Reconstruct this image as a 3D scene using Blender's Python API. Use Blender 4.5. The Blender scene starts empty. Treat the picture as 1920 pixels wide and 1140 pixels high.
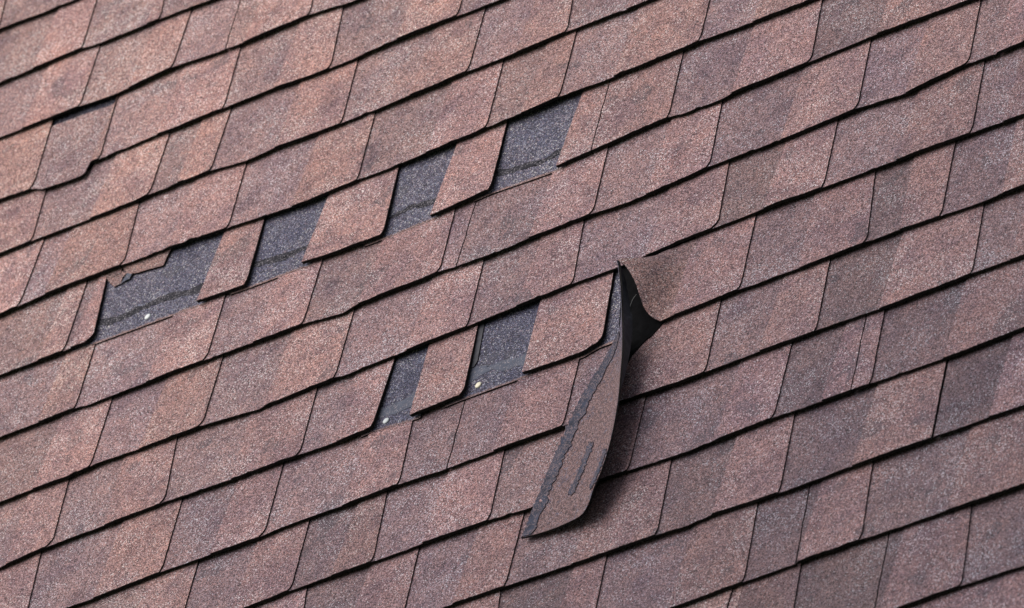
import bpy, math, random
from mathutils import Matrix, Vector, noise

# ---------------------------------------------------------------- camera, sky, sun, exposure
ROWS = {
 'a': ([[-12898,86],[-12064,39],[-11462,25]],
  [[-13058,832,-13013,566,-12961,292,0]],
  []),
 'b': ([[-12459,-1321],[-10839,-1320],[-10426,-1379],[-9508,-1386],[-8505,-1425],[-8291,-1442]],
  [[-10925,-154,-10844,-940,-10840,-1311,0],[-9315,-899,-9278,-1115,-9234,-1339,0]],
  [-11808,-9508]),
 'c': ([[-12015,-2741],[-10434,-2769],[-9716,-2835],[-8616,-2751],[-7546,-2855],[-7163,-2856],[-5908,-2832],[-5274,-2917],[-5067,-2933]],
  [[-10512,-1354,-10443,-2381,-10431,-2773,0],[-8676,-1395,-8602,-2432,-8613,-2755,0],[-7657,-1666,-7592,-2429,-7511,-2862,1],[-5965,-2449,-5937,-2639,-5904,-2837,0]],
  [-11583,-9437,-7163]),
 'd': ([[-11526,-4308],[-10908,-4347],[-10680,-4469],[-10460,-4496],[-9877,-4511],[-9808,-4461],[-9795,-4262],[-9613,-4273],[-8460,-4257],[-7217,-4275],[-6194,-4279],[-5167,-4334],[-4893,-4346],[-3874,-4301],[-2742,-4313],[-2050,-4328]],
  [[-11047,-2836,-10979,-3420,-10945,-4219,0],[-9729,-2843,-9619,-3824,-9613,-4264,0],[-7308,-2872,-7209,-3788,-7194,-4277,0],[-5312,-2980,-5191,-3790,-5171,-4313,0],[-2764,-3929,-2752,-4110,-2734,-4297,0]],
  [-9763,-8460,-6194,-3874]),
 'e': ([[-11112,-5634],[-10589,-5620],[-9356,-5653],[-8464,-5656],[-8262,-5643],[-7030,-5653],[-6323,-5751],[-5798,-5714],[-4584,-5762],[-3260,-5753],[-2228,-5730],[-1312,-5748],[-455,-5708],[661,-5747],[1011,-5744]],
  [[-10632,-4401,-10550,-5162,-10561,-5634,0],[-8279,-4293,-8229,-5151,-8266,-5622,0],[-7089,-4310,-7037,-5303,-7027,-5658,0],[-4663,-4359,-4583,-5125,-4538,-5741,0],[-2298,-4336,-2219,-5334,-2228,-5722,0],[-510,-4972,-450,-5399,-452,-5713,0]],
  [-9356,-7675,-5798,-3260,-1312,661]),
 'f': ([[-10657,-7089],[-10349,-7073],[-9806,-7046],[-8421,-7055],[-7432,-7089],[-6302,-7155],[-5582,-7223],[-4832,-7273],[-4118,-7244],[-3824,-7241],[-2584,-7240],[-1527,-7217],[-857,-7211],[-172,-7170],[621,-7202],[1989,-7163],[2262,-7136],[3197,-7187],[4142,-7193]],
  [[-10329,-5699,-10302,-6749,-10345,-7078,0],[-8459,-5694,-8352,-6486,-8363,-7071,0],[-6397,-5685,-6310,-6622,-6305,-7134,0],[-3972,-5767,-3892,-6608,-3854,-7231,0],[-1623,-5759,-1537,-6666,-1530,-7197,0],[-302,-5765,-204,-6872,-169,-7175,0],[2208,-6283,2264,-6972,2244,-7131,0]],
  [-9806,-7432,-5054,-2584,-857,780,3197]),
 'g': ([[-10208,-8527],[-8994,-8557],[-8627,-8556],[-6440,-8610],[-5534,-8645],[-4473,-8662],[-3726,-8711],[-3024,-8722],[-2112,-8707],[-1641,-8675],[-1117,-8636],[118,-8695],[670,-8650],[2023,-8548],[2315,-8614],[2958,-8615],[3150,-8575],[4426,-8547],[5560,-8515],[7104,-8562]],
  [[-9064,-7127,-8992,-8122,-9006,-8511,0],[-8673,-7093,-8574,-7672,-8650,-8571,0],[-5642,-7208,-5562,-8113,-5530,-8649,0],[-3147,-7307,-3059,-8028,-3026,-8670,0],[-1195,-7221,-1128,-7932,-1077,-8634,0],[627,-7169,666,-7909,671,-8642,1],[1931,-7219,2001,-8035,2021,-8528,0],[4343,-7216,4443,-8150,4419,-8547,0]],
  [-9480,-6440,-4473,-2122,118,3133,5587]),
 'h': ([[-9756,-9974],[-8406,-9960],[-8121,-10001],[-6986,-10003],[-5919,-10014],[-5002,-10020],[-4081,-10031],[-3349,-10125],[-3080,-10047],[-1651,-10027],[-812,-10089],[-200,-10056],[980,-10039],[1664,-10084],[2634,-10036],[3049,-9978],[4282,-10001],[5494,-9948],[6368,-10029],[7307,-9905],[7831,-9916],[8284,-9885]],
  [[-8439,-8559,-8390,-9205,-8328,-9909,0],[-5974,-8621,-5903,-9476,-5923,-9994,0],[-4162,-8675,-4117,-9432,-4106,-10002,0],[-1744,-8672,-1675,-9403,-1672,-10011,0],[-1403,-8659,-1356,-9613,-1406,-10050,1],[951,-8675,1056,-9808,1008,-10033,0],[2915,-8571,3028,-9591,3012,-9965,0],[5427,-8544,5501,-9366,5490,-9918,0],[7267,-8569,7354,-9550,7320,-9914,0],[7795,-8813,7804,-9299,7815,-9911,1]],
  [-9043,-6986,-5002,-3080,-41,2001,4282,6368]),
 'i': ([[-9298,-11440],[-7984,-11451],[-7500,-11402],[-6694,-11439],[-5583,-11434],[-4480,-11545],[-4390,-11518],[-3109,-11489],[-2976,-11522],[-1847,-11478],[-791,-11450],[81,-11432],[1021,-11384],[1806,-11407],[2634,-11369],[2929,-11351],[3377,-11338],[4538,-11327],[5254,-11363],[7701,-11380],[8565,-11410]],
  [[-7698,-10023,-7659,-10632,-7582,-11351,0],[-5628,-10091,-5573,-10882,-5612,-11425,0],[-3207,-10141,-3145,-10994,-3115,-11458,0],[-891,-10064,-809,-10964,-793,-11431,0],[867,-10061,995,-10999,1004,-11379,0],[3352,-10024,3448,-10843,3397,-11340,0],[5170,-9996,5249,-10908,5255,-11356,0],[7578,-9939,7662,-10851,7676,-11372,0]],
  [-8689,-6694,-4390,-1847,81,2302,4271,6485,8220]),
 'j': ([[-8838,-12910],[-7993,-12832],[-6945,-12824],[-5930,-12808],[-4595,-12860],[-3443,-12866],[-2610,-12892],[-2145,-12864],[-1349,-12930],[-578,-12887],[541,-12897],[1553,-12928],[1800,-12858],[2908,-12855],[3268,-12864],[4122,-12820],[5210,-12838],[6226,-12810],[7492,-12845],[8071,-12876],[8831,-12859]],
  [[-8077,-11437,-7979,-12226,-8028,-12842,0],[-6056,-11453,-5921,-12264,-5926,-12812,0],[-3492,-11518,-3397,-12546,-3440,-12870,0],[-2116,-11490,-2105,-11938,-2063,-12879,0],[-651,-11474,-557,-12232,-544,-12903,0],[1690,-11447,1797,-12187,1803,-12862,0],[4091,-11477,4160,-12299,4152,-12825,0],[6089,-11477,6171,-12020,6228,-12814,0],[7380,-11405,7477,-12585,7486,-12845,0]],
  [-8741,-6945,-4595,-2705,-1397,541,2998,5184,6818,8494]),
 'k': ([[-7219,-14302],[-6695,-14318],[-5539,-14282],[-4572,-14299],[-3740,-14308],[-2683,-14267],[-2236,-14291],[-1311,-14264],[-496,-14306],[379,-14285],[1563,-14301],[2442,-14220],[2868,-14244],[3586,-14279],[3909,-14263],[4837,-14249],[5739,-14239],[6779,-14270],[8247,-14251],[9091,-14267]],
  [[-8178,-12875,-8086,-13454,-7988,-14035,0],[-5578,-12873,-5507,-13696,-5496,-14291,0],[-3734,-12913,-3651,-13808,-3699,-14277,0],[-1410,-12903,-1321,-13616,-1279,-14269,0],[-534,-12872,-478,-13651,-429,-14305,1],[1466,-12899,1547,-13895,1556,-14261,0],[3832,-12904,3907,-13735,3917,-14249,0],[5635,-12893,5703,-13649,5742,-14243,0],[8125,-12834,8226,-13827,8277,-14266,0]],
  [-6695,-4572,-2236,379,2416,4837,6779,8863]),
 'l': ([[-3545,-15687],[-2832,-15650],[-1870,-15662],[-1379,-15663],[-489,-15662],[606,-15674],[1367,-15727],[2460,-15669],[2996,-15686],[3909,-15718],[5351,-15677],[5923,-15695],[6555,-15691],[6947,-15697],[8080,-15709],[9350,-15678]],
  [[-4863,-14318,-4823,-14779,-4778,-15244,0],[-2878,-14310,-2806,-15164,-2829,-15654,0],[-1510,-14313,-1415,-15036,-1376,-15667,0],[516,-14316,592,-15000,634,-15668,0],[2893,-14309,2954,-15121,2994,-15668,0],[5299,-14327,5369,-15439,5356,-15691,0],[6507,-14317,6564,-15024,6557,-15695,1],[6813,-14347,6898,-15288,6907,-15741,0]],
  [-3826,-2056,-489,1517,4429,6154,8080]),
 'm': ([[332,-17099],[1296,-17119],[2369,-17155],[3801,-17172],[4241,-17200],[4687,-17146],[5784,-17186],[6944,-17180],[8124,-17179],[9071,-17155],[9625,-17172]],
  [[-2545,-15708,-2505,-15910,-2459,-16118,0],[-606,-15702,-544,-16282,-477,-16864,0],[1194,-15715,1255,-16592,1299,-17123,0],[3646,-15755,3760,-16724,3785,-17169,0],[5646,-15761,5743,-16711,5787,-17190,0],[8065,-15754,8136,-16556,8126,-17182,1]],
  [-1472,395,2396,4687,6944,9071]),
 'n': ([[4374,-18671],[4571,-18670],[5528,-18642],[6261,-18634],[7345,-18616],[8699,-18652],[9895,-18642]],
  [[1125,-17185,1157,-17337,1195,-17494,0],[2907,-17195,2960,-17687,3018,-18181,0],[5369,-17198,5479,-18145,5528,-18636,0],[6186,-17234,6259,-17951,6248,-18641,1],[7205,-17221,7333,-18274,7330,-18613,0]],
  [2338,4315,6370,8699]),
 'o': ([[8229,-20141],[9175,-20111],[10169,-20129]],
  [[6369,-18707,6415,-19092,6467,-19480,0],[7722,-18672,7778,-19366,7851,-20001,1],[9031,-18720,9191,-19905,9178,-20114,0]],
  [7953]),
}
FLAP_A = [(213.0, -1171.3, 47), (217.4, -1188.7, 45), (227.0, -1225.7, 42), (242.0, -1275.1, 45), (241.6, -1303.8, 39), (214.9, -1305.2, 18), (195.8, -1325.4, 10), (180.7, -1357.3, 10), (171.8, -1399.7, 12.5), (162.9, -1445.7, 12.5), (155.1, -1490.4, 13), (147.7, -1534.5, 13), (141.8, -1573.2, 13), (138.0, -1613.4, 14), (138.4, -1631.6, 17)]
FLAP_P = [(214.0, -1171.8, 47), (219.5, -1190.5, 46), (229.0, -1227.4, 43), (245.5, -1278.4, 47), (261.0, -1328.5, 51), (270.7, -1372.5, 51), (276.9, -1413.9, 50), (283.3, -1460.0, 49), (286.8, -1504.7, 48), (287.3, -1548.0, 47), (282.8, -1588.2, 45), (274.9, -1617.2, 43), (268.4, -1639.1, 39), (257.0, -1646.9, 33), (243.7, -1648.8, 30)]
FLAP_B = [(212.4, -1169.5, 43), (216.7, -1187.8, 33), (226.3, -1217.0, 27), (239.3, -1256.1, 25), (250.3, -1295.9, 25), (260.7, -1343.9, 29), (271.4, -1400.2, 37), (281.0, -1458.5, 45)]
CURL_C = [(289.4, -1289.3, 14), (275.6, -1279.0, 18), (264.5, -1263.6, 25), (257.6, -1243.6, 33), (249.1, -1220.0, 40), (231.2, -1189.5, 45), (213.8, -1171.5, 48)]
CURL_D = [(311.1, -1287.1, 15), (312.0, -1267.4, 15), (313.0, -1245.2, 14.5), (314.3, -1217.0, 14), (315.3, -1190.5, 13.5), (315.7, -1161.7, 13), (311.0, -1129.5, 9)]
CURL_TOP = [(213.8, -1171.5, 48), (227.3, -1171.2, 48), (242.5, -1167.7, 45), (253.7, -1157.3, 35), (262.6, -1141.2, 21), (274.7, -1132.0, 13), (311.0, -1129.5, 9)]
SCRAP_A = [(-843.9, -693.9, 5.2), (-826.2, -719.0, 5.2), (-814.2, -725.2, 5.2), (-800.9, -728.6, 5.2), (-772.5, -731.9, 5.2), (-750.3, -734.7, 5.2), (-748.9, -722.1, 5.2), (-747.1, -710.7, 5.2), (-737.8, -693.8, 5.2), (-790.4, -687.9, 5.2)]
SCRAP_B = [(-871.1, -699.0, 5.2), (-864.6, -710.6, 5.2), (-854.8, -715.8, 5.2), (-845.4, -716.5, 5.2), (-838.3, -712.8, 5.2), (-837.7, -697.7, 5.2)]
SCRAP_C = [(-867.6, -709.7, 4.4), (-860.2, -720.5, 4.4), (-852.9, -728.0, 4.4), (-843.2, -739.8, 4.4), (-838.5, -738.5, 4.4), (-831.0, -736.1, 4.4), (-832.0, -725.8, 4.4), (-826.8, -719.2, 4.4), (-838.8, -706.4, 4.4)]
SCRAP_D = [(-832.3, -740.5, 5), (-824.4, -736.1, 5), (-814.6, -734.8, 5), (-813.3, -725.4, 5), (-807.7, -723.4, 5), (-817.4, -714.9, 5), (-824.5, -718.5, 5), (-826.6, -728.6, 5)]
CAVITY = [(176.9, -1129.1, 7), (204.3, -1148.9, 7), (233.5, -1196.9, 7), (292.9, -1279.4, 7), (284.5, -1290.0, 7), (274.7, -1302.9, 8), (260.2, -1314.9, 9), (247.7, -1333.2, 9.5), (242.1, -1369.5, 12.5), (214.3, -1290.1, 7), (196.5, -1201.8, 7)]
NAILS = [(-748.3, -841.7, 8), (-192.7, -1274.1, 8), (-32.0, -1270.9, 8)]
STRAND = [(239.0, -1224.0, 21), (236.6, -1234.9, 23), (237.0, -1250.1, 25)]
X_KEEP = 0.3050
X_KEEP_TOP = 0.3063
X_BLUE = 0.1870
X_BLACK = 0.2867

CAM_M = [[0.788515, 0.297271, 0.5384], [0.193544, 0.711004, -0.676027], [-0.583768, 0.637262, 0.503102]]
CAM_C = [6.05582, -8.74051, 5.6588]
LENS = 287.774
FPX = 15347.93

PITCH = math.radians(50)
ROOF = Matrix.Translation((0, 0, 5)) @ Matrix.Rotation(PITCH, 4, 'X')   # roof frame: X along the eave, Y up the slope, Z off the roof
Z0 = 0.0147                                                              # height of a raised tab's lower edge above the deck
scene = bpy.context.scene
scene.view_settings.view_transform = 'Standard'
scene.view_settings.look = 'None'
scene.view_settings.gamma = 1
scene.view_settings.exposure = 0.46
cd = bpy.data.cameras.new('camera'); cam = bpy.data.objects.new('camera', cd)
scene.collection.objects.link(cam)
m3 = Matrix(CAM_M).to_4x4()
cam.matrix_world = ROOF @ Matrix.Translation((CAM_C[0], CAM_C[1], CAM_C[2] + Z0)) @ m3
cd.lens = LENS; cd.sensor_width = 36; cd.sensor_fit = 'HORIZONTAL'; cd.clip_start = 0.1; cd.clip_end = 1000
fl = Vector((0.1, -1.2, 0.0))
cd.dof.use_dof = True
cd.dof.focus_distance = (ROOF @ fl - cam.matrix_world.translation).length
cd.dof.aperture_fstop = 11
scene.camera = cam

SUN_LOCAL = Vector((-0.50, 0.26, 0.80)).normalized()     # in the roof frame
sd = (ROOF.to_3x3() @ SUN_LOCAL).normalized()
elev = math.asin(sd.z); azim = math.atan2(sd.x, sd.y)
world = bpy.data.worlds.new('World'); scene.world = world; world.use_nodes = True
nt = world.node_tree
sky = nt.nodes.new('ShaderNodeTexSky'); sky.sky_type = 'NISHITA'; sky.sun_disc = False
sky.sun_elevation = elev; sky.sun_rotation = azim; sky.dust_density = 4; sky.air_density = 1.0
bg = nt.nodes['Background']; bg.inputs['Strength'].default_value = 0.088
hz = nt.nodes.new('ShaderNodeMix'); hz.data_type = 'RGBA'; hz.inputs[0].default_value = 0.6      # thin cloud greys the blue
hz.inputs[7].default_value = (4.2, 4.1, 4.05, 1)
nt.links.new(sky.outputs[0], hz.inputs[6]); nt.links.new(hz.outputs[2], bg.inputs[0])
ld = bpy.data.lights.new('sun', 'SUN'); ld.energy = 2.9; ld.angle = math.radians(70); ld.color = (1, 0.95, 0.89)
sun = bpy.data.objects.new('sun', ld); scene.collection.objects.link(sun)
sun.rotation_euler = sd.to_track_quat('Z', 'Y').to_euler()

# ---------------------------------------------------------------- materials
class NB:
    def __init__(s, name):
        s.m = bpy.data.materials.new(name); s.m.use_nodes = True; s.t = s.m.node_tree
        s.p = s.t.nodes['Principled BSDF']; s.geo = s.t.nodes.new('ShaderNodeNewGeometry')
    def n(s, typ, **kw):
        x = s.t.nodes.new(typ)
        for k, v in kw.items(): setattr(x, k, v)
        return x
    def l(s, a, b): s.t.links.new(a, b)
    def noise(s, scale, detail=2, rough=0.5, off=0.0, dist=0.0):
        x = s.n('ShaderNodeTexNoise'); x.inputs['Scale'].default_value = scale; x.inputs['Detail'].default_value = detail
        x.inputs['Roughness'].default_value = rough; x.inputs['Distortion'].default_value = dist
        if off:
            v = s.n('ShaderNodeVectorMath', operation='ADD'); v.inputs[1].default_value = (off, off * .7, off * 1.3)
            s.l(s.geo.outputs['Position'], v.inputs[0]); s.l(v.outputs[0], x.inputs['Vector'])
        else: s.l(s.geo.outputs['Position'], x.inputs['Vector'])
        return x.outputs['Fac']
    def voro(s, scale, off=0.0):
        x = s.n('ShaderNodeTexVoronoi'); x.inputs['Scale'].default_value = scale
        v = s.n('ShaderNodeVectorMath', operation='ADD'); v.inputs[1].default_value = (off, off * .7, off * 1.3)
        s.l(s.geo.outputs['Position'], v.inputs[0]); s.l(v.outputs[0], x.inputs['Vector'])
        sp = s.n('ShaderNodeSeparateColor'); s.l(x.outputs['Color'], sp.inputs[0])
        return x.outputs['Distance'], sp.outputs[0], sp.outputs[1], sp.outputs[2]
    def ramp(s, fac, stops, interp='LINEAR'):
        r = s.n('ShaderNodeValToRGB'); r.color_ramp.interpolation = interp
        e = r.color_ramp.elements
        while len(e) < len(stops): e.new(0.5)
        for q, (p, c) in zip(e, stops):
            q.position = p; q.color = (c, c, c, 1) if isinstance(c, (int, float)) else (*c, 1)
        s.l(fac, r.inputs[0]); return r.outputs[0]
    def mix(s, fac, a, b, mode='MIX'):
        x = s.n('ShaderNodeMix', data_type='RGBA', blend_type=mode)
        for i, v in ((0, fac), (6, a), (7, b)):
            if isinstance(v, (int, float)): x.inputs[i].default_value = v
            elif isinstance(v, tuple): x.inputs[i].default_value = (*v, 1)
            else: s.l(v, x.inputs[i])
        return x.outputs[2]
    def math(s, op, a, b=0.0, c=0.0):
        x = s.n('ShaderNodeMath', operation=op)
        for i, v in enumerate((a, b, c)):
            if isinstance(v, (int, float)): x.inputs[i].default_value = v
            else: s.l(v, x.inputs[i])
        return x.outputs[0]
    def bump(s, h, strength, dist):
        b = s.n('ShaderNodeBump'); b.inputs['Strength'].default_value = strength; b.inputs['Distance'].default_value = dist
        s.l(h, b.inputs['Height']); s.l(b.outputs[0], s.p.inputs['Normal'])

G = 800.0     # granules per metre
def granule(name, stops, warm, cool, spark, blue=False):
    """mineral granules pressed in asphalt: each grain its own colour, with coarser blotches"""
    b = NB(name)
    d, r1, r2, r3 = b.voro(G)
    d2, q1, q2, q3 = b.voro(G * .62, 3.1)
    grain = b.math('ADD', b.math('MULTIPLY', r1, 0.78), b.math('MULTIPLY', q1, 0.22))
    col = b.ramp(grain, stops)
    # single orange, rose and slate grains
    hue = b.ramp(r2, [(0.0, cool), (0.35, (1, 1, 1)), (0.65, (1, 1, 1)), (1.0, warm)])
    col = b.mix(0.8, col, hue, 'MULTIPLY')
    # soft blotches of blended colour
    mot = b.noise(9, 3, 0.6)
    tint = b.ramp(mot, [(0.36, (0.74, 0.75, 0.86)), (0.5, (1, 1, 1)), (0.66, (1.17, 1.09, 1.03))])
    col = b.mix(0.62, col, tint, 'MULTIPLY')
    mot2 = b.noise(38, 3, 0.6, 7.7)
    tint2 = b.ramp(mot2, [(0.32, (0.80, 0.79, 0.85)), (0.5, (1, 1, 1)), (0.68, (1.14, 1.10, 1.06))])
    col = b.mix(0.8, col, tint2, 'MULTIPLY')
    # dark smudges
    smu = b.ramp(b.noise(13, 2, 0.55, 31.0, 0.6), [(0.57, 0.0), (0.72, 1.0)])
    col = b.mix(b.math('MULTIPLY', smu, 0.5), col, b.mix(1.0, col, (0.42, 0.42, 0.52), 'MULTIPLY'))
    # worn spots where the asphalt shows through
    worn = b.math('MULTIPLY', b.math('GREATER_THAN', b.noise(14, 2, 0.5, 12.3), 0.66), b.math('GREATER_THAN', r3, 0.35))
    col = b.mix(b.math('MULTIPLY', worn, 0.55), col, (0.06, 0.058, 0.07))
    # pale quartz grains, in drifts
    drift = b.ramp(b.noise(11, 3, 0.65, 21.0), [(0.47, 0.0), (0.68, 1.0)])
    thr = b.math('SUBTRACT', 0.985, b.math('MULTIPLY', drift, spark))
    sp = b.math('GREATER_THAN', r3, thr)
    col = b.mix(sp, col, (0.62, 0.60, 0.60))
    if not blue:
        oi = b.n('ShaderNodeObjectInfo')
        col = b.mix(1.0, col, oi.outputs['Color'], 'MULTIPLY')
    else:
        at = b.n('ShaderNodeAttribute', attribute_type='GEOMETRY', attribute_name='granule_loss')
        edge = b.math('ADD', at.outputs['Fac'], b.math('MULTIPLY', b.math('SUBTRACT', b.noise(60, 3, 0.7, 5.0), 0.5), 0.9))
        edge = b.math('ADD', edge, b.math('MULTIPLY', b.math('SUBTRACT', r1, 0.5), 0.35))
        redc = b.ramp(grain, RED); redc = b.mix(0.8, redc, b.ramp(r2, [(0.0, COOL), (0.35, (1, 1, 1)), (0.65, (1, 1, 1)), (1.0, WARM)]), 'MULTIPLY')
        col = b.mix(b.math('GREATER_THAN', edge, 0.5), redc, col)
    if blue:
        oi = b.n('ShaderNodeObjectInfo'); col = b.mix(1.0, col, oi.outputs['Color'], 'MULTIPLY')
    b.l(col, b.p.inputs['Base Color'])
    b.p.inputs['Roughness'].default_value = 0.86
    b.p.inputs['Specular IOR Level'].default_value = 0.35
    h = b.math('ADD', b.math('MULTIPLY', d, -1.0), b.math('MULTIPLY', r2, 0.8))
    h = b.math('ADD', h, b.math('MULTIPLY', q2, 0.7))
    b.bump(h, 0.75, 0.0011)
    return b.m
RED = [(0.10, (0.026, 0.021, 0.024)), (0.33, (0.112, 0.070, 0.071)), (0.52, (0.205, 0.133, 0.131)), (0.72, (0.325, 0.222, 0.214)), (0.92, (0.46, 0.345, 0.33))]
WARM = (1.25, 0.93, 0.82); COOL = (0.78, 0.84, 0.98)
SLATE = [(0.10, (0.012, 0.012, 0.018)), (0.35, (0.037, 0.037, 0.062)), (0.55, (0.073, 0.073, 0.122)), (0.75, (0.148, 0.148, 0.21)), (0.93, (0.38, 0.38, 0.43))]
M_GRAN = granule('rose_mineral_granules', RED, WARM, COOL, 0.10)
M_SLATE = granule('slate_headlap_granules', SLATE, (1.35, 0.9, 0.8), (0.85, 0.95, 1.15), 0.05, blue=True)

def asphalt(name, c1, c2, rough=0.8, sc=90):
    b = NB(name)
    f = b.noise(sc, 3, 0.6)
    b.l(b.ramp(f, [(0.3, c1), (0.7, c2)]), b.p.inputs['Base Color'])
    b.p.inputs['Roughness'].default_value = rough; b.p.inputs['Specular IOR Level'].default_value = 0.25
    b.bump(b.noise(420, 2, 0.6, 3.0), 0.5, 0.0008)
    return b.m
M_EDGE = asphalt('cut_asphalt_edge', (0.006, 0.006, 0.007), (0.02, 0.018, 0.018), 0.95, 260)
M_BLACK = asphalt('black_asphalt_shade', (0.0015, 0.0015, 0.002), (0.004, 0.004, 0.005), 1.0)  # asphalt taken darker than its own colour to carry the hollow's shade
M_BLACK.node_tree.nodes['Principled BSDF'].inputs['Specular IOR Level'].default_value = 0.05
M_EDGE.node_tree.nodes['Principled BSDF'].inputs['Specular IOR Level'].default_value = 0.05
M_BACK = asphalt('smooth_asphalt_back', (0.03, 0.03, 0.038), (0.055, 0.055, 0.068), 0.8)
def sealant(name, ca, cb, gr, ga=(0.05, 0.05, 0.065), gb=(0.24, 0.22, 0.25)):
    b = NB(name); d, r1, r2, r3 = b.voro(G, 1.0)
    col = b.ramp(b.noise(70, 3, 0.6), [(0.3, ca), (0.7, cb)])
    g = b.math('MULTIPLY', b.math('GREATER_THAN', r1, gr), b.math('GREATER_THAN', b.noise(55, 3, 0.7, 9.0), 0.42))
    col = b.mix(g, col, b.ramp(r2, [(0, ga), (1, gb)]))
    b.l(col, b.p.inputs['Base Color']); b.p.inputs['Roughness'].default_value = 0.85; b.p.inputs['Specular IOR Level'].default_value = 0.15
    b.bump(r2, 0.35, 0.0008); return b.m
M_TAR_DARK = sealant('dark_sealant', (0.011, 0.011, 0.016), (0.024, 0.023, 0.031), 0.78)
M_TAR_BLUE = sealant('greyish_blue_sealant', (0.055, 0.062, 0.09), (0.085, 0.095, 0.13), 0.78)
M_TAR_FLAP = sealant('flap_sealant', (0.018, 0.020, 0.032), (0.042, 0.048, 0.078), 0.6, (0.045, 0.038, 0.048), (0.17, 0.13, 0.15))
def plain(name, c, rough=0.5, metal=0.0):
    b = NB(name); f = b.noise(300, 2)
    b.l(b.mix(f, tuple(x * .8 for x in c), c), b.p.inputs['Base Color'])
    b.p.inputs['Roughness'].default_value = rough; b.p.inputs['Metallic'].default_value = metal; return b.m
M_NAIL = [plain('galvanised_nail_head', (0.62, 0.65, 0.67), 0.5), plain('pale_nail_head', (0.42, 0.46, 0.49), 0.5), plain('cream_nail_head', (0.62, 0.58, 0.45), 0.5)]
M_STRAND = plain('glass_fibre', (0.35, 0.34, 0.33), 0.6)
M_TIMBER = plain('fascia_timber', (0.5, 0.47, 0.42), 0.7)
M_GROUND = asphalt('lawn_ground', (0.03, 0.05, 0.018), (0.07, 0.10, 0.035), 0.95, 3)

# ---------------------------------------------------------------- mesh helpers
def link(name, verts, faces, mats, midx, parent=None, origin=(0, 0, 0), smooth=None, attr=None):
    """verts in roof coordinates (metres); the object's origin sits at `origin` in the roof frame"""
    o3 = Vector(origin)
    me = bpy.data.meshes.new(name)
    me.from_pydata([tuple(Vector(v) - o3) for v in verts], [], faces)
    for m in mats: me.materials.append(m)
    me.polygons.foreach_set('material_index', midx)
    if smooth: me.polygons.foreach_set('use_smooth', smooth)
    if attr:
        a = me.attributes.new('granule_loss', 'FLOAT', 'POINT'); a.data.foreach_set('value', attr)
    me.update()
    ob = bpy.data.objects.new(name, me); scene.collection.objects.link(ob)
    if parent: ob.parent = parent
    else: ob.matrix_world = ROOF @ Matrix.Translation(o3)
    return ob
def empty(name, origin):
    e = bpy.data.objects.new(name, None); e.empty_display_size = 0.03
    scene.collection.objects.link(e); e.matrix_world = ROOF @ Matrix.Translation(origin); return e
def tag(o, label=None, cat=None, group=None, kind=None):
    if label: o['label'] = label
    if cat: o['category'] = cat
    if group: o['group'] = group
    if kind: o['kind'] = kind
def nz(x, y, z=0.0): return noise.noise(Vector((x, y, z)))
def slab(rows, thick):
    """closed sheet from a grid of top points (rows bottom->top); thick = function(point)->underside point. top faces 0, sides/back 1"""
    ny, nx = len(rows), len(rows[0]); v = [p for r in rows for p in r]; f = []; mi = []; sm = []
    for j in range(ny - 1):
        for i in range(nx - 1):
            a = j * nx + i; f.append((a, a + 1, a + nx + 1, a + nx)); mi.append(0); sm.append(True)
    rim = [(0, i) for i in range(nx)] + [(j, nx - 1) for j in range(1, ny)] + [(ny - 1, i) for i in range(nx - 2, -1, -1)] + [(j, 0) for j in range(ny - 2, 0, -1)]
    b0 = len(v)
    for (j, i) in rim: v.append(rows[j][i])
    for (j, i) in rim: v.append(thick(rows[j][i], j, i))
    n = len(rim)
    for k in range(n):
        k2 = (k + 1) % n; f.append((b0 + k, b0 + n + k, b0 + n + k2, b0 + k2)); mi.append(1); sm.append(False)
    # underside: one strip per row
    def rid(j, i):
        if j == 0: return i
        if i == nx - 1: return nx - 1 + j
        if j == ny - 1: return (nx - 1) + (ny - 1) + (nx - 1 - i)
        return n - j
    f.append(tuple(b0 + n + rid(0, i) for i in range(nx)) + (b0 + n + rid(1, nx - 1), b0 + n + rid(1, 0))); mi.append(1); sm.append(False)
    for j in range(1, ny - 2):
        f.append((b0 + n + rid(j, 0), b0 + n + rid(j, nx - 1), b0 + n + rid(j + 1, nx - 1), b0 + n + rid(j + 1, 0))); mi.append(1); sm.append(False)
    return v, f, mi, sm
def interp(pts, x):
    if x <= pts[0][0]: return pts[0][1]
    if x >= pts[-1][0]: return pts[-1][1]
    for (a, b), (c, d) in zip(pts, pts[1:]):
        if x <= c: return b + (d - b) * (x - a) / max(c - a, 1e-9)

# ---------------------------------------------------------------- the courses
E = 0.143; U = 0.0095; BT = 0.003; TT = 0.0022      # exposure, lift at the lower edge, base and overlay thickness
KEYS = 'abcdefghijklmnop'
ROWS['p'] = ([[8300, -21500], [12500, -21480]], [], [])
def bot(i, u):
    if i < 0 or i > 15: return -i * E
    L = BOT[i]
    if u < L[0][0]: return L[0][1] + 0
    if u > L[-1][0]: return L[-1][1]
    return interp(L, u)
BOT = []
for i, k in enumerate(KEYS):
    pts = []
    for q in ROWS[k][0]:
        u = q[0] / 1e4
        if not pts or u > pts[-1][0] + 0.0005: pts.append((u, q[1] / 1e4))
    BOT.append(pts)
def course_lift(i, u):      # how far a course curls up along its lower edge
    return 0.0022 * max(0, nz(u * 4.0, i * 7.3) + 0.1) + 0.0011 * nz(u * 17, i * 3.1) - 0.0006
def top_z(i, u, v, raised):
    vb = bot(i, u); vt = bot(i - 1, u); s = (v - vb) / (vt - vb)
    z = U * (1 - s) + BT + (TT if raised else 0)
    z += course_lift(i, u) * max(0, 1 - s) ** 2
    return z
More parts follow.
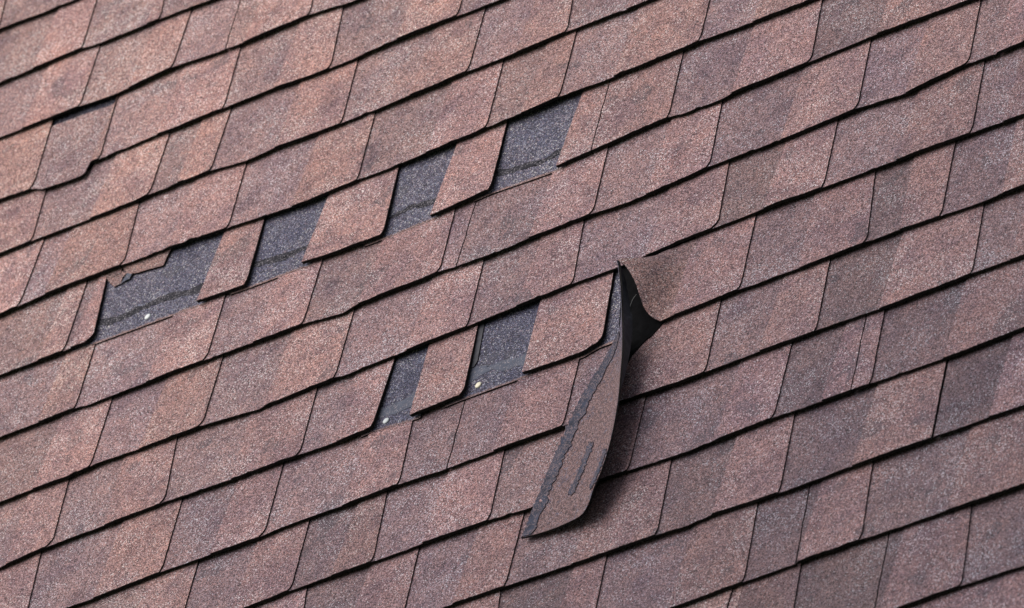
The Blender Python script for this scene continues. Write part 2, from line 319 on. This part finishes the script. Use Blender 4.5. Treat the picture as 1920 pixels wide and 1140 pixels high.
def edge_fn(kind, data, i):
    """returns u(s) of a side edge"""
    if kind == 'soft':
        u0 = data; return lambda s: u0 + (-0.011 if KEYS[i] == 'j' else 0.0035) * s + 0.0005 * nz(s * 9, i, u0 * 50)
    if kind == 'flat':
        u0 = data; return lambda s: u0
    ut, vt, um, vm, ul, vl, butt = [x / 1e4 for x in data[:6]] + [data[6]]
    sl = (ut - um) / (vt - vm) if abs(vt - vm) > 0.012 else -0.04
    sl = max(-0.22, min(0.12, sl))
    vb = bot(i, ul)
    u_at = lambda s: um + sl * ((vb + s * E) - vm)
    cut = max(0.0, min(0.016, u_at(0) - ul)) if not butt else 0.0
    if butt: return lambda s: u_at(s) + 0.0012 * nz(s * 5, ul * 40, i) + 0.0006 * nz(s * 22, ul * 40, i)
    cut = max(cut, 0.0035)
    def fn(s):
        x = max(0.0, 1 - s / 0.15)
        return u_at(s) - cut * x * x * x + 0.0005 * nz(s * 14, ul * 40, i)
    return fn
def part_grid(i, lf, rf, raised, s1=1.17, s0=0.0, inset=0.0):
    wid = rf(.5) - lf(.5); nx = max(5, min(90, int(wid / 0.0035))); ny = 30
    rows = []; drop = 0.0011 * nz(lf(0) * 31, i * 1.7, 2.0)
    for j in range(ny + 1):
        t = j / ny; s = s0 + (s1 - s0) * (t ** 1.25); r = []
        l, rr = lf(s), rf(s)
        if rr < l + 0.001: rr = l + 0.001
        for q in range(nx + 1):
            u = l + (rr - l) * q / nx
            vb = bot(i, u) + inset + drop; vt = bot(i - 1, u)
            v = vb + s * (vt - vb)
            if j == 0: v += 0.0009 * nz(u * 170, i * 5.5, 1.0) + 0.0010 * nz(u * 37, i * 2.2, 4.0) + 0.006 * max(0, nz(u * 55, i * 9.1, 6.0) - 0.33)
            z = top_z(i, u, v, raised) + 0.00025 * nz(u * 60, v * 60, i)
            r.append((u, v, z))
        rows.append(r)
    return rows
ORD = ['first', 'second', 'third', 'fourth', 'fifth', 'sixth', 'seventh', 'eighth', 'ninth', 'tenth', 'eleventh', 'twelfth', 'thirteenth', 'fourteenth', 'fifteenth', 'sixteenth']
random.seed(4)
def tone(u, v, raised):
    """the blend colour of one shingle; lighter and rosier at the upper left of the roof, darker plum at the lower right"""
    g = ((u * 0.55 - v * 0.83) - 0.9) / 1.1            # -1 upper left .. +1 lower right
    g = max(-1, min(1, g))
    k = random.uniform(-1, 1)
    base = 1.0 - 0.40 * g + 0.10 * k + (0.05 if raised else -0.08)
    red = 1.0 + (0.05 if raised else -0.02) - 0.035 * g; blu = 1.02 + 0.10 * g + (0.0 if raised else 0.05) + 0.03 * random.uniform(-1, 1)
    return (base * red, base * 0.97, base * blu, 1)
SPECIAL = {}     # (row, cell) -> label
def make_cell(i, n, ncell, left, right, ldat, rdat, softs, mode, bare=False, keep=None, s_top=1.17, uL=None, uR=None):
    lf = edge_fn('flat', uL, i) if ldat is None else edge_fn('hard', ldat, i)
    rf = edge_fn('flat', uR, i) if rdat is None else edge_fn('hard', rdat, i)
    um = (lf(.4) + rf(.4)) / 2; org = (um, bot(i, um), 0.0)
    e = empty('roof_shingle', org)
    lo, hi = lf(.3), rf(.3)
    gl = (lambda s: lf(s) + 0.0021) if (ldat is not None and ldat[6]) else (lambda s: lf(s) - 0.0)
    parts = []
    if mode == 'split':
        sf = edge_fn('soft', softs[0], i)
        if keep: sf = keep
        if not bare:
            rows = part_grid(i, gl, lambda s: sf(s) + 0.001, False, s1=s_top, inset=0.0006)
            parts.append(('recessed_layer', rows, BT, False))
        parts.append(('raised_tab', part_grid(i, sf, rf, True), BT + TT, True))
    elif mode == 'valley':
        parts.append(('recessed_layer', part_grid(i, gl, rf, False), BT, False))
    else:
        parts.append(('raised_tab', part_grid(i, gl, rf, True), BT + TT, True))
    for nm, rows, th, raised in parts:
        v, f, mi, sm = slab(rows, lambda p, j, q: (p[0], p[1], p[2] - th))
        ob = link(nm, v, f, [M_GRAN, M_EDGE], mi, e, org, sm)
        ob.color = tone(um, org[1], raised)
        if s_top < 1: ob.color = [x * 0.82 for x in ob.color[:3]] + [1]
    return e, lo, hi

def clean_count(i): return len(ROWS[KEYS[i]][1]) + 1
cells = {}
for i, k in enumerate(KEYS):
    Lp, js, ss = ROWS[k]
    ub = BOT[i]
    uL = min([ub[0][0]] + [j[4] / 1e4 for j in js[:1]]) - 0.10
    uR = max([ub[-1][0]] + [j[4] / 1e4 for j in js[-1:]]) + 0.10
    for n in range(len(js) + 1):
        ld_ = js[n - 1] if n > 0 else None; rd_ = js[n] if n < len(js) else None
        a = ld_[4] / 1e4 if ld_ else uL; b = rd_[4] / 1e4 if rd_ else uR
        sf = [x / 1e4 for x in ss if a + 0.003 < x / 1e4 < b - 0.003]
        mode = 'split'
        if not sf:
            if rd_ and rd_[6]: mode = 'valley'
            elif ld_ and ld_[6]: mode = 'tab'
            elif ld_ is None: mode = 'tab'
            elif rd_ is None: mode = 'valley'
            else: sf = [a + 0.45 * (b - a)]
        bare = (k == 'g' and n in (2, 3, 4, 5)) or (k == 'j' and n in (4, 5, 6))
        keep = None
        if k == 'j' and n == 6: keep = lambda s: X_KEEP + (X_KEEP_TOP - X_KEEP) * s
        st = 0.93 if (k == 'd' and n == 1) else 1.17
        e, lo, hi = make_cell(i, n, len(js) + 1, a, b, ld_, rd_, sf, mode, bare, keep, st, uL, uR)
        cells[(k, n)] = (e, uL, uR, b - a, mode)

# labels that single out each shingle
NEAR = {
 ('d', 1): 'slipped shingle with a dark strip above it and a chipped lower right corner',
 ('g', 1): 'narrow rosy shingle at the left edge of the widest bare patch',
 ('g', 2): 'torn shingle between the widest bare patch and the second bare patch',
 ('g', 3): 'shingle left of the small bare patch, right of the second bare patch',
 ('g', 4): 'shingle between the small upper bare patch and the highest bare patch',
 ('g', 5): 'narrow shingle just right of the highest bare patch',
 ('h', 2): 'shingle directly below the widest bare patch and its nail',
 ('h', 5): 'narrow sliver of shingle beside a cracked joint, right below the small bare patch',
 ('j', 3): 'shingle left of the narrow lower bare patch',
 ('j', 4): 'shingle between the two lower bare patches with nails',
 ('j', 5): 'shingle between the lower bare patch and the curled flap',
 ('j', 6): 'shingle lifted and curled up beside the torn hanging flap',
 ('l', 7): 'narrow sliver of shingle between a cracked joint and a rounded tab joint',
}
for (k, n), (e, uL, uR, w, mode) in cells.items():
    i = KEYS.index(k)
    if (k, n) in NEAR: lab = NEAR[(k, n)]
    else:
        size = 'narrow' if w < 0.13 else ('wide' if w > 0.235 else 'mid sized')
        g = (e.matrix_world.translation.x * 0.55 - bot(i, 0) * 0.83 - 0.9) / 1.1
        hue = 'rosy' if g < -0.35 else ('plum brown' if g > 0.35 else 'reddish brown')
        if mode == 'valley': size = 'recessed ' + size
        lab = '%s %s shingle, %s from left in %s row down from top left corner' % (size, hue, ORD[n], ORD[i])
        lab = lab.replace('recessed mid sized', 'recessed').replace('recessed wide', 'recessed').replace('mid sized', 'medium')
    tag(e, lab, 'roof shingle', 'asphalt shingles laid in slanting rows on the roof')

# ---------------------------------------------------------------- bare patches where a shingle tore away
def patch(i, u0, u1, label, seal, s_lo=0.0, mat=None, s_hi=1.3, fade=True, seal_s=0.3, seal_w=0.055, seed=0, slant=None, skew=0):
    nx = max(6, int((u1 - u0) / 0.004)); ny = 36; rows = []; at = []
    for j in range(ny + 1):
        r = []
        for q in range(nx + 1):
            u = u0 + (u1 - u0) * q / nx; sl_ = s_lo if not slant else slant[0] + (slant[1] - slant[0]) * q / nx + 0.03 * nz(u * 90, 2)
            s = sl_ + (s_hi - sl_) * j / ny
            if skew: u += abs(skew) * max(0, 1 - s) * (q / nx if skew > 0 else 1 - q / nx)
            vb = bot(i, u); vt = bot(i - 1, u)
            v = vb + s * (vt - vb) - 0.0015
            z = (BT + TT) * (1 - s) + 0.0005 + 0.0003 * nz(u * 25, v * 25, seed)
            r.append((u, v, z)); at.append(min(1.5, max(-.5, (s - s_lo) * 13.0 + 0.1)) if fade else 1.5)
        rows.append(r)
    v, f, mi, sm = slab(rows, lambda p, j, q: (p[0], p[1], p[2] - TT))
    at += [at[0]] * (len(v) - len(at))
    um = (u0 + u1) / 2; org = (um, bot(i, um), 0)
    if seal is None:
        ob = link('exposed_underlayer', v, f, [mat or M_SLATE, M_EDGE], mi, None, org, sm, at)
        tag(ob, label, 'bare patch', 'bare patches where shingles tore away'); return ob
    e = empty('exposed_underlayer', org); tag(e, label, 'bare patch', 'bare patches where shingles tore away')
    hl = link('headlap', v, f, [mat or M_SLATE, M_EDGE], mi, e, org, sm, at)
    if i == 9: hl.color = (0.72, 0.74, 0.80, 1)
    rows = []
    for j in range(7):
        r = []
        for q in range(nx * 2 + 1):
            u = u0 + 0.001 + (u1 - u0 - 0.002) * q / (nx * 2); t = j / 6 - .5
            w = seal_w * (1 + 0.7 * nz(u * 28, seed, 3)) ; c = seal_s + 0.09 * nz(u * 13, seed, 8) + 0.03 * nz(u * 60, seed, t * 3)
            s = c + 2 * t * w + 0.012 * nz(u * 170, j * 5, seed)
            vb = bot(i, u); vt = bot(i - 1, u)
            r.append((u, vb + s * (vt - vb) - 0.0015, (BT + TT) * (1 - s) + 0.0010 + 0.0003 * nz(u * 25, (vb + s * (vt - vb)) * 25, seed)))
        rows.append(r)
    v, f, mi, sm = slab(rows, lambda p, j, q: (p[0], p[1], p[2] - 0.0006))
    link('sealant_strip', v, f, [seal, seal], mi, e, org, sm)
    return e
def ju(k, n): return ROWS[k][1][n][4] / 1e4
def jt(k, n): return ROWS[k][1][n][0] / 1e4
gi, ji = KEYS.index('g'), KEYS.index('j')
def span(k, n, right): return min(ju(k, n), jt(k, n)) - 0.022, right + 0.012
S_G = [x / 1e4 for x in ROWS['g'][2]]; S_J = [x / 1e4 for x in ROWS['j'][2]]
def soft_after(ss, u): return min(x for x in ss if x > u + 0.003)
for n, lab, sd_ in ((1, 'widest bare slate grey patch with torn scraps along its top and one nail', 1),
                (2, 'bare slate grey patch without nails, second of the upper four from the left', 2),
                (3, 'smallest of the four upper bare grey patches, third from the left', 3),
                (4, 'highest bare slate grey patch, rightmost of the upper four, without nails', 4)):
    a, b = span('g', n, soft_after(S_G, ju('g', n)))
    patch(gi, a, b, lab, M_TAR_DARK, seed=sd_, seal_s=[0, .30, .33, .30, .27][n], seal_w=[0, .05, .035, .03, .04][n])
for n, lab, sd_ in ((3, 'narrow lower bare patch with a bluish sealant band and pale nail', 5),
                (4, 'lower bare patch with bluish sealant band and cream nail, left of the flap', 6)):
    a, b = span('j', n, soft_after(S_J, ju('j', n)))
    patch(ji, a, b, lab, M_TAR_BLUE, seed=sd_, seal_s=.31, seal_w=.075)
a, _ = span('j', 5, 0)
patch(ji, a, X_BLUE + 0.002, 'slender bare bluish strip between shingle and hanging flap', None, seed=9, skew=0.04)
a_, b_ = jt('d', 0) - 0.012, jt('d', 1) + 0.012
dk = patch(KEYS.index('d'), a_, b_, 'thin dark strip bared above the slipped shingle near the left edge', None, s_lo=0.7, s_hi=1.3, fade=False, seed=12)
dk.color = (0.45, 0.45, 0.5, 1)

def poly_slab(name, pts, th, parent, org, mats, color=None, rag=0.0):
    n0 = []
    m = len(pts)
    for q in range(m):
        a = Vector(pts[q]) / 1000; b = Vector(pts[(q + 1) % m]) / 1000
        for t in range(4):
            p = a.lerp(b, t / 4); p.x += rag * nz(p.x * 300, p.y * 300, 1); p.y += rag * nz(p.x * 300, p.y * 300, 7); n0.append(tuple(p))
    n = len(n0); v = n0 + n0 + [(x, y, z - th) for x, y, z in n0]
    f = [tuple(range(n))] + [(n + k, 2 * n + k, 2 * n + (k + 1) % n, n + (k + 1) % n) for k in range(n)]
    area = sum(n0[k][0] * n0[(k + 1) % n][1] - n0[(k + 1) % n][0] * n0[k][1] for k in range(n))
    if area < 0: f = [tuple(reversed(x)) for x in f]
    ob = link(name, v, f, mats, [0] + [1] * n, parent, org)
    if color: ob.color = color
    return ob
cv = poly_slab('exposed_asphalt_shade', CAVITY, .002, None, tuple(Vector(CAVITY[0]) / 1000), [M_BLACK, M_EDGE], None, 0.002)  # asphalt sheet; the hollow's deep shade is painted into its near-black colour and outline
tag(cv, 'black asphalt hollow with painted-in shade under the lifted curled shingle', 'bare patch', 'bare patches where shingles tore away')
def cell_parent(k, n):
    e = cells[(k, n)][0]; o = ROOF.inverted() @ e.matrix_world; return e, tuple(o.translation)
bpy.context.view_layer.update()
e, o = cell_parent('g', 2)
for nm, P_, th in (('torn_strip', SCRAP_A, .003), ('torn_scrap', SCRAP_B, .003), ('torn_scrap', SCRAP_C, .002)):
    poly_slab(nm, P_, th, e, o, [M_GRAN, M_EDGE], (0.98, 0.95, 0.95, 1), 0.0015)
poly_slab('torn_scrap', SCRAP_D, .002, e, o, [M_TAR_BLUE, M_EDGE], None, 0.003)
# a second lamination edge showing beside the lower bare patch
e, o = cell_parent('j', 4)
ef = edge_fn('hard', ROWS['j'][1][4], ji); rows = []
for j in range(19):
    s = 0.42 + 0.72 * j / 18
    w = 0.0088 * (1 if s > .5 else (s - .42) / .08 * .6 + .4)
    r = []
    for q in range(5):
        u = ef(s) - 0.002 + (w + 0.002) * q / 4; vb = bot(ji, u); vt = bot(ji - 1, u)
        r.append((u, vb + s * (vt - vb), (BT + TT) * (1 - s) + 0.0022))
    rows.append(r)
v, f, mi, sm = slab(rows, lambda p, j, q: (p[0], p[1], p[2] - .002))
link('underlap_strip', v, f, [M_BACK, M_EDGE], mi, e, o, sm)

# ---------------------------------------------------------------- nails
for n, (p, lab) in enumerate(zip(NAILS, ('white nail head in the widest bare patch', 'pale nail head at the foot of the narrow lower bare patch', 'cream nail head in the lower bare patch beside the flap'))):
    x, y, z = [q / 1000 for q in p]; z = 0.0056
    prof = [(0, .0018), (.0025, .0017), (.0042, .0014), (.0051, .0008), (.0053, 0), (.0049, -.0008), (.0016, -.001), (.0014, -.02)]
    v = []; f = []; N = 24
    for (r, h) in prof:
        for k in range(N):
            a = 2 * math.pi * k / N; v.append((x + max(r, .0001) * math.cos(a), y + max(r, .0001) * math.sin(a), z + h))
    for q in range(len(prof) - 1):
        for k in range(N): f.append((q * N + k, (q + 1) * N + k, (q + 1) * N + (k + 1) % N, q * N + (k + 1) % N))
    ob = link('roofing_nail', v, f, [M_NAIL[n]], [0] * len(f), None, (x, y, z), [True] * len(f))
    tag(ob, lab, 'nail', 'nails showing in the bare patches')

# ---------------------------------------------------------------- the curled left end of the lifted shingle
def chain(pts, t):
    m = len(pts) - 1; x = min(max(t, 0), 1) * m; k = min(int(x), m - 1); fr = x - k
    P0 = Vector(pts[max(k - 1, 0)]); P1 = Vector(pts[k]); P2 = Vector(pts[k + 1]); P3 = Vector(pts[min(k + 2, m)])
    return 0.5 * ((2 * P1) + (P2 - P0) * fr + (2 * P0 - 5 * P1 + 4 * P2 - P3) * fr ** 2 + (3 * P1 - P0 - 3 * P2 + P3) * fr ** 3)
e, o = cell_parent('j', 6)
NJ, NI = 40, 36; rows = []
lf = lambda s: X_KEEP + (X_KEEP_TOP - X_KEEP) * s
def smooth(t): return t * t * (3 - 2 * t)
for j in range(NJ + 1):
    t = j / NJ; r = []
    C_ = chain(CURL_C, t)
    s = 0.0 + 1.08 * t; u = lf(s) + 0.007; vb = bot(ji, u); vt = bot(ji - 1, u); v_ = vb + s * (vt - vb)
    D_ = Vector((u, v_, top_z(ji, u, v_, True) - 0.0006)) * 1000
    for q in range(NI + 1):
        a = q / NI
        p = C_.lerp(D_, a)
        zz = D_.z + (C_.z - D_.z) * ((1 - a) ** 1.9 * (1 - t) + (1 - smooth(min(1, a * 1.18))) * t)
        # follow the crest line along the top row
        if t > 0.6:
            T_ = chain(CURL_TOP, a); k_ = smooth((t - .6) / .4)
            bx = CURL_TOP[0]; lin = Vector(CURL_C[-1]).lerp(D_, a)
            p = p.lerp(Vector((T_.x, T_.y, 0)), k_ * 1.0) if False else p + (Vector((T_.x, T_.y, 0)) - Vector((lin.x, lin.y, 0))) * k_
            zz = zz + k_ * 2.0 * math.sin(a * math.pi)
        r.append((p.x / 1000, p.y / 1000, zz / 1000))
    rows.append(r)
def offs(rows, th):
    def fn(p, j, i):
        a = Vector(rows[min(j + 1, len(rows) - 1)][i]) - Vector(rows[max(j - 1, 0)][i])
        b = Vector(rows[j][min(i + 1, len(rows[0]) - 1)]) - Vector(rows[j][max(i - 1, 0)])
        n = b.cross(a)
        if n.length < 1e-12: n = Vector((0, 0, 1))
        n.normalize()
        if n.z < 0: n = -n
        return tuple(Vector(p) - n * th)
    return fn
def shell(rows, th):
    """like slab but with a full underside grid (for curled sheets)"""
    fn = offs(rows, th); ny, nx = len(rows), len(rows[0])
    v = [p for r in rows for p in r]; f = []; mi = []; sm = []
    for j in range(ny - 1):
        for i in range(nx - 1):
            a = j * nx + i; f.append((a, a + 1, a + nx + 1, a + nx)); mi.append(0); sm.append(True)
    o_ = len(v); v += [fn(rows[j][i], j, i) for j in range(ny) for i in range(nx)]
    for j in range(ny - 1):
        for i in range(nx - 1):
            a = o_ + j * nx + i; f.append((a + nx, a + nx + 1, a + 1, a)); mi.append(1); sm.append(True)
    rim = [(0, i) for i in range(nx)] + [(j, nx - 1) for j in range(1, ny)] + [(ny - 1, i) for i in range(nx - 2, -1, -1)] + [(j, 0) for j in range(ny - 2, 0, -1)]
    b0 = len(v); n = len(rim)
    for (j, i) in rim: v.append(rows[j][i])
    for (j, i) in rim: v.append(v[o_ + j * nx + i])
    for k in range(n):
        k2 = (k + 1) % n; f.append((b0 + k, b0 + n + k, b0 + n + k2, b0 + k2)); mi.append(2); sm.append(False)
    return v, f, mi, sm
v, f, mi, sm = shell(rows, .0028)
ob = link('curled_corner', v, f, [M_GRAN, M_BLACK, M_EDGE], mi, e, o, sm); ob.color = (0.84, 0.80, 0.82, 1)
ob['label'] = 'curled up torn corner of the shingle'
# a loose glass fibre strand bridging the dark cavity
v = []; f = []
pts = [Vector(q) / 1000 for q in STRAND]; m = 10
for q in range(m + 1):
    p = chain([tuple(x) for x in pts], q / m)
    for k in range(5):
        a = 2 * math.pi * k / 5; v.append((p.x + .00045 * math.cos(a), p.y, p.z + .00045 * math.sin(a)))
for q in range(m):
    for k in range(5): f.append((q * 5 + k, q * 5 + (k + 1) % 5, q * 5 + 5 + (k + 1) % 5, q * 5 + 5 + k))
link('fibre_strand', v, f, [M_STRAND], [0] * len(f), e, o)

# ---------------------------------------------------------------- the torn flap hanging down the slope
fo = (0.2, -1.40, 0.01)
flap = empty('torn_flap', fo)
tag(flap, 'long torn shingle flap hanging down the roof, with dark tar bands', 'torn shingle')
NJ, NI = 90, 30
def flap_pt(t, a, lift=0.0):
    A = chain(FLAP_A, t); P = chain(FLAP_P, t)
    p = A.lerp(P, a)
    w = (P - A).length
    h = A.z + (P.z - A.z) * (max(a, 0.0) ** 1.35)
    bulge = -0.02 * w * math.sin(a * math.pi)
    h += bulge + 0.5 * nz(t * 9, a * 2, 3)
    # rounded free corner at the lower right
    return Vector((p.x, p.y, h + lift)) / 1000
def flap_rows(t0, t1, a0, a1, nj, ni, lift=0.0, rag=0.0):
    rows = []
    for j in range(nj + 1):
        t = t1 + (t0 - t1) * j / nj; r = []
        for q in range(ni + 1):
            a = a0(t) + (a1(t) - a0(t)) * q / ni
            if rag and q in (0, ni): a += rag * nz(t * 130, q, 5)
            r.append(tuple(flap_pt(t + (rag * .3 * nz(a * 40, 3, t * 9) if rag and j in (0, nj) else 0), a, lift)))
        rows.append(r)
    return rows
rows = flap_rows(0.0, 1.0, lambda t: 0, lambda t: 1, NJ, NI)   # rows run from the lower end (t=1) to the tip (t=0)
v, f, mi, sm = shell(rows, .0026)
M_WORN = asphalt('worn_torn_edge', (0.03, 0.028, 0.03), (0.12, 0.10, 0.10), 0.9, 300)
at = []
for j in range(NJ + 1):
    t = j / NJ
    for q in range(NI + 1):
        a = q / NI; t_ = 1 - t
        at.append(0.28 + 0.75 * max(0, 1 - t_ * 14 / 6.2) + 0.16 * math.exp(-a / .22) + 0.10 * math.exp(-(1 - a) / .05))
at += [0.2] * (len(v) - len(at))
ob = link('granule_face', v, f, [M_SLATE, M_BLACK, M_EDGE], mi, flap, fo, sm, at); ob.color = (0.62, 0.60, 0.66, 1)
# underside turned to the right along the upper half
rows = []
for j in range(41):
    t = (7.3 / 14) * (1 - j / 40); r = []
    P = chain(FLAP_P, t); Bp = chain(FLAP_B, t * 14 / 7)
    k_ = 1 - smooth(max(0, (t * 14 - 6.0) / 1.3)) if t * 14 > 6.0 else 1
    for q in range(9):
        a = q / 8; p = P.lerp(P.lerp(Bp, k_), a); p.z += -0.6 + 2.0 * math.sin(a * math.pi) * k_
        r.append(tuple(p / 1000))
    rows.append(r)
v, f, mi, sm = shell(rows, .0012)
link('underside_face', v, f, [M_BACK, M_BACK, M_BACK], mi, flap, fo, sm)
T = lambda x: x / 14
for a0, a1, t0, t1 in ((lambda t: 0.01 + 0.1 * max(0, 9 / 14 - t), lambda t: 0.17 + 0.25 * max(0, 9 / 14 - t) + 0.05 * nz(t * 22, 1), T(4.3), T(13.9)),
                       (lambda t: 0.50 + 0.02 * nz(t * 30, 7), lambda t: 0.60 + 0.03 * nz(t * 30, 9), T(9.0), T(11.3)),
                       (lambda t: 0.90, lambda t: 0.975 + 0.01 * nz(t * 30, 4), T(9.2), T(11.0))):
    rows = flap_rows(t0, t1, a0, a1, 90, 10, 1.3, 0.05)
    v, f, mi, sm = slab(rows, lambda p, j, q: (p[0], p[1], p[2] - .0016))
    link('tar_band', v, f, [M_TAR_FLAP, M_TAR_FLAP], mi, flap, fo, sm)

# ---------------------------------------------------------------- the rest of the slope, deck, fascia, ground
v = []; f = []; mi = []
def quad(p, m_):
    k = len(v); v.extend(p); f.append((k, k + 1, k + 2, k + 3)); mi.append(m_)
def tab(u0, u1, i, raised):
    vb = -i * E; vt = vb + E * 1.15; th = BT + (TT if raised else 0); zb = U + th; zt = U * -.15 + th
    quad([(u0, vb, zb), (u1, vb, zb), (u1, vt, zt), (u0, vt, zt)], 0)
    quad([(u0, vb, zb - th), (u1, vb, zb - th), (u1, vb, zb), (u0, vb, zb)], 1)
    quad([(u1, vb, zb - th), (u1, vt, zt - th), (u1, vt, zt), (u1, vb, zb)], 1)
    quad([(u0, vt, zt - th), (u0, vb, zb - th), (u0, vb, zb), (u0, vt, zt)], 1)
extent = {}
for (k, n), (e, uL, uR, w, md) in cells.items(): extent[KEYS.index(k)] = (uL, uR)
random.seed(9)
for i in range(-12, 26):
    runs = [(-4.0, 4.5)]
    if i in extent: runs = [(-4.0, extent[i][0]), (extent[i][1], 4.5)]
    for a, b in runs:
        u = a
        while u < b - 0.01:
            w = random.uniform(.17, .27); u2 = min(b, u + w)
            sft = u + (u2 - u) * random.uniform(.35, .55)
            tab(u, sft, i, False); tab(sft, u2 - .0003, i, True); u = u2
rs = link('roof_slope', v, f, [M_GRAN, M_EDGE], mi); rs.color = (0.95, 0.92, 0.95, 1); tag(rs, kind='structure')
y0, y1 = -25 * E - 0.01, 12 * E + E
def box(name, a, b, mat, cat=None):
    x0, y0_, z0 = a; x1, y1_, z1 = b
    vv = [(x0, y0_, z0), (x1, y0_, z0), (x1, y1_, z0), (x0, y1_, z0), (x0, y0_, z1), (x1, y0_, z1), (x1, y1_, z1), (x0, y1_, z1)]
    ff = [(3, 2, 1, 0), (4, 5, 6, 7), (0, 1, 5, 4), (1, 2, 6, 5), (2, 3, 7, 6), (3, 0, 4, 7)]
    ob = link(name, vv, ff, [mat], [0] * 6); tag(ob, kind='structure'); return ob
box('roof_deck', (-4.0, y0, -0.03), (4.5, y1, -0.004), M_BLACK)
box('fascia', (-4.0, y0 - 0.025, -0.16), (4.5, y0 - 0.001, 0.0), M_TIMBER)
me = bpy.data.meshes.new('ground'); me.from_pydata([(-300, -300, 0), (300, -300, 0), (300, 300, 0), (-300, 300, 0)], [], [(0, 1, 2, 3)])
me.materials.append(M_GROUND); g = bpy.data.objects.new('ground', me); scene.collection.objects.link(g); g['kind'] = 'structure'
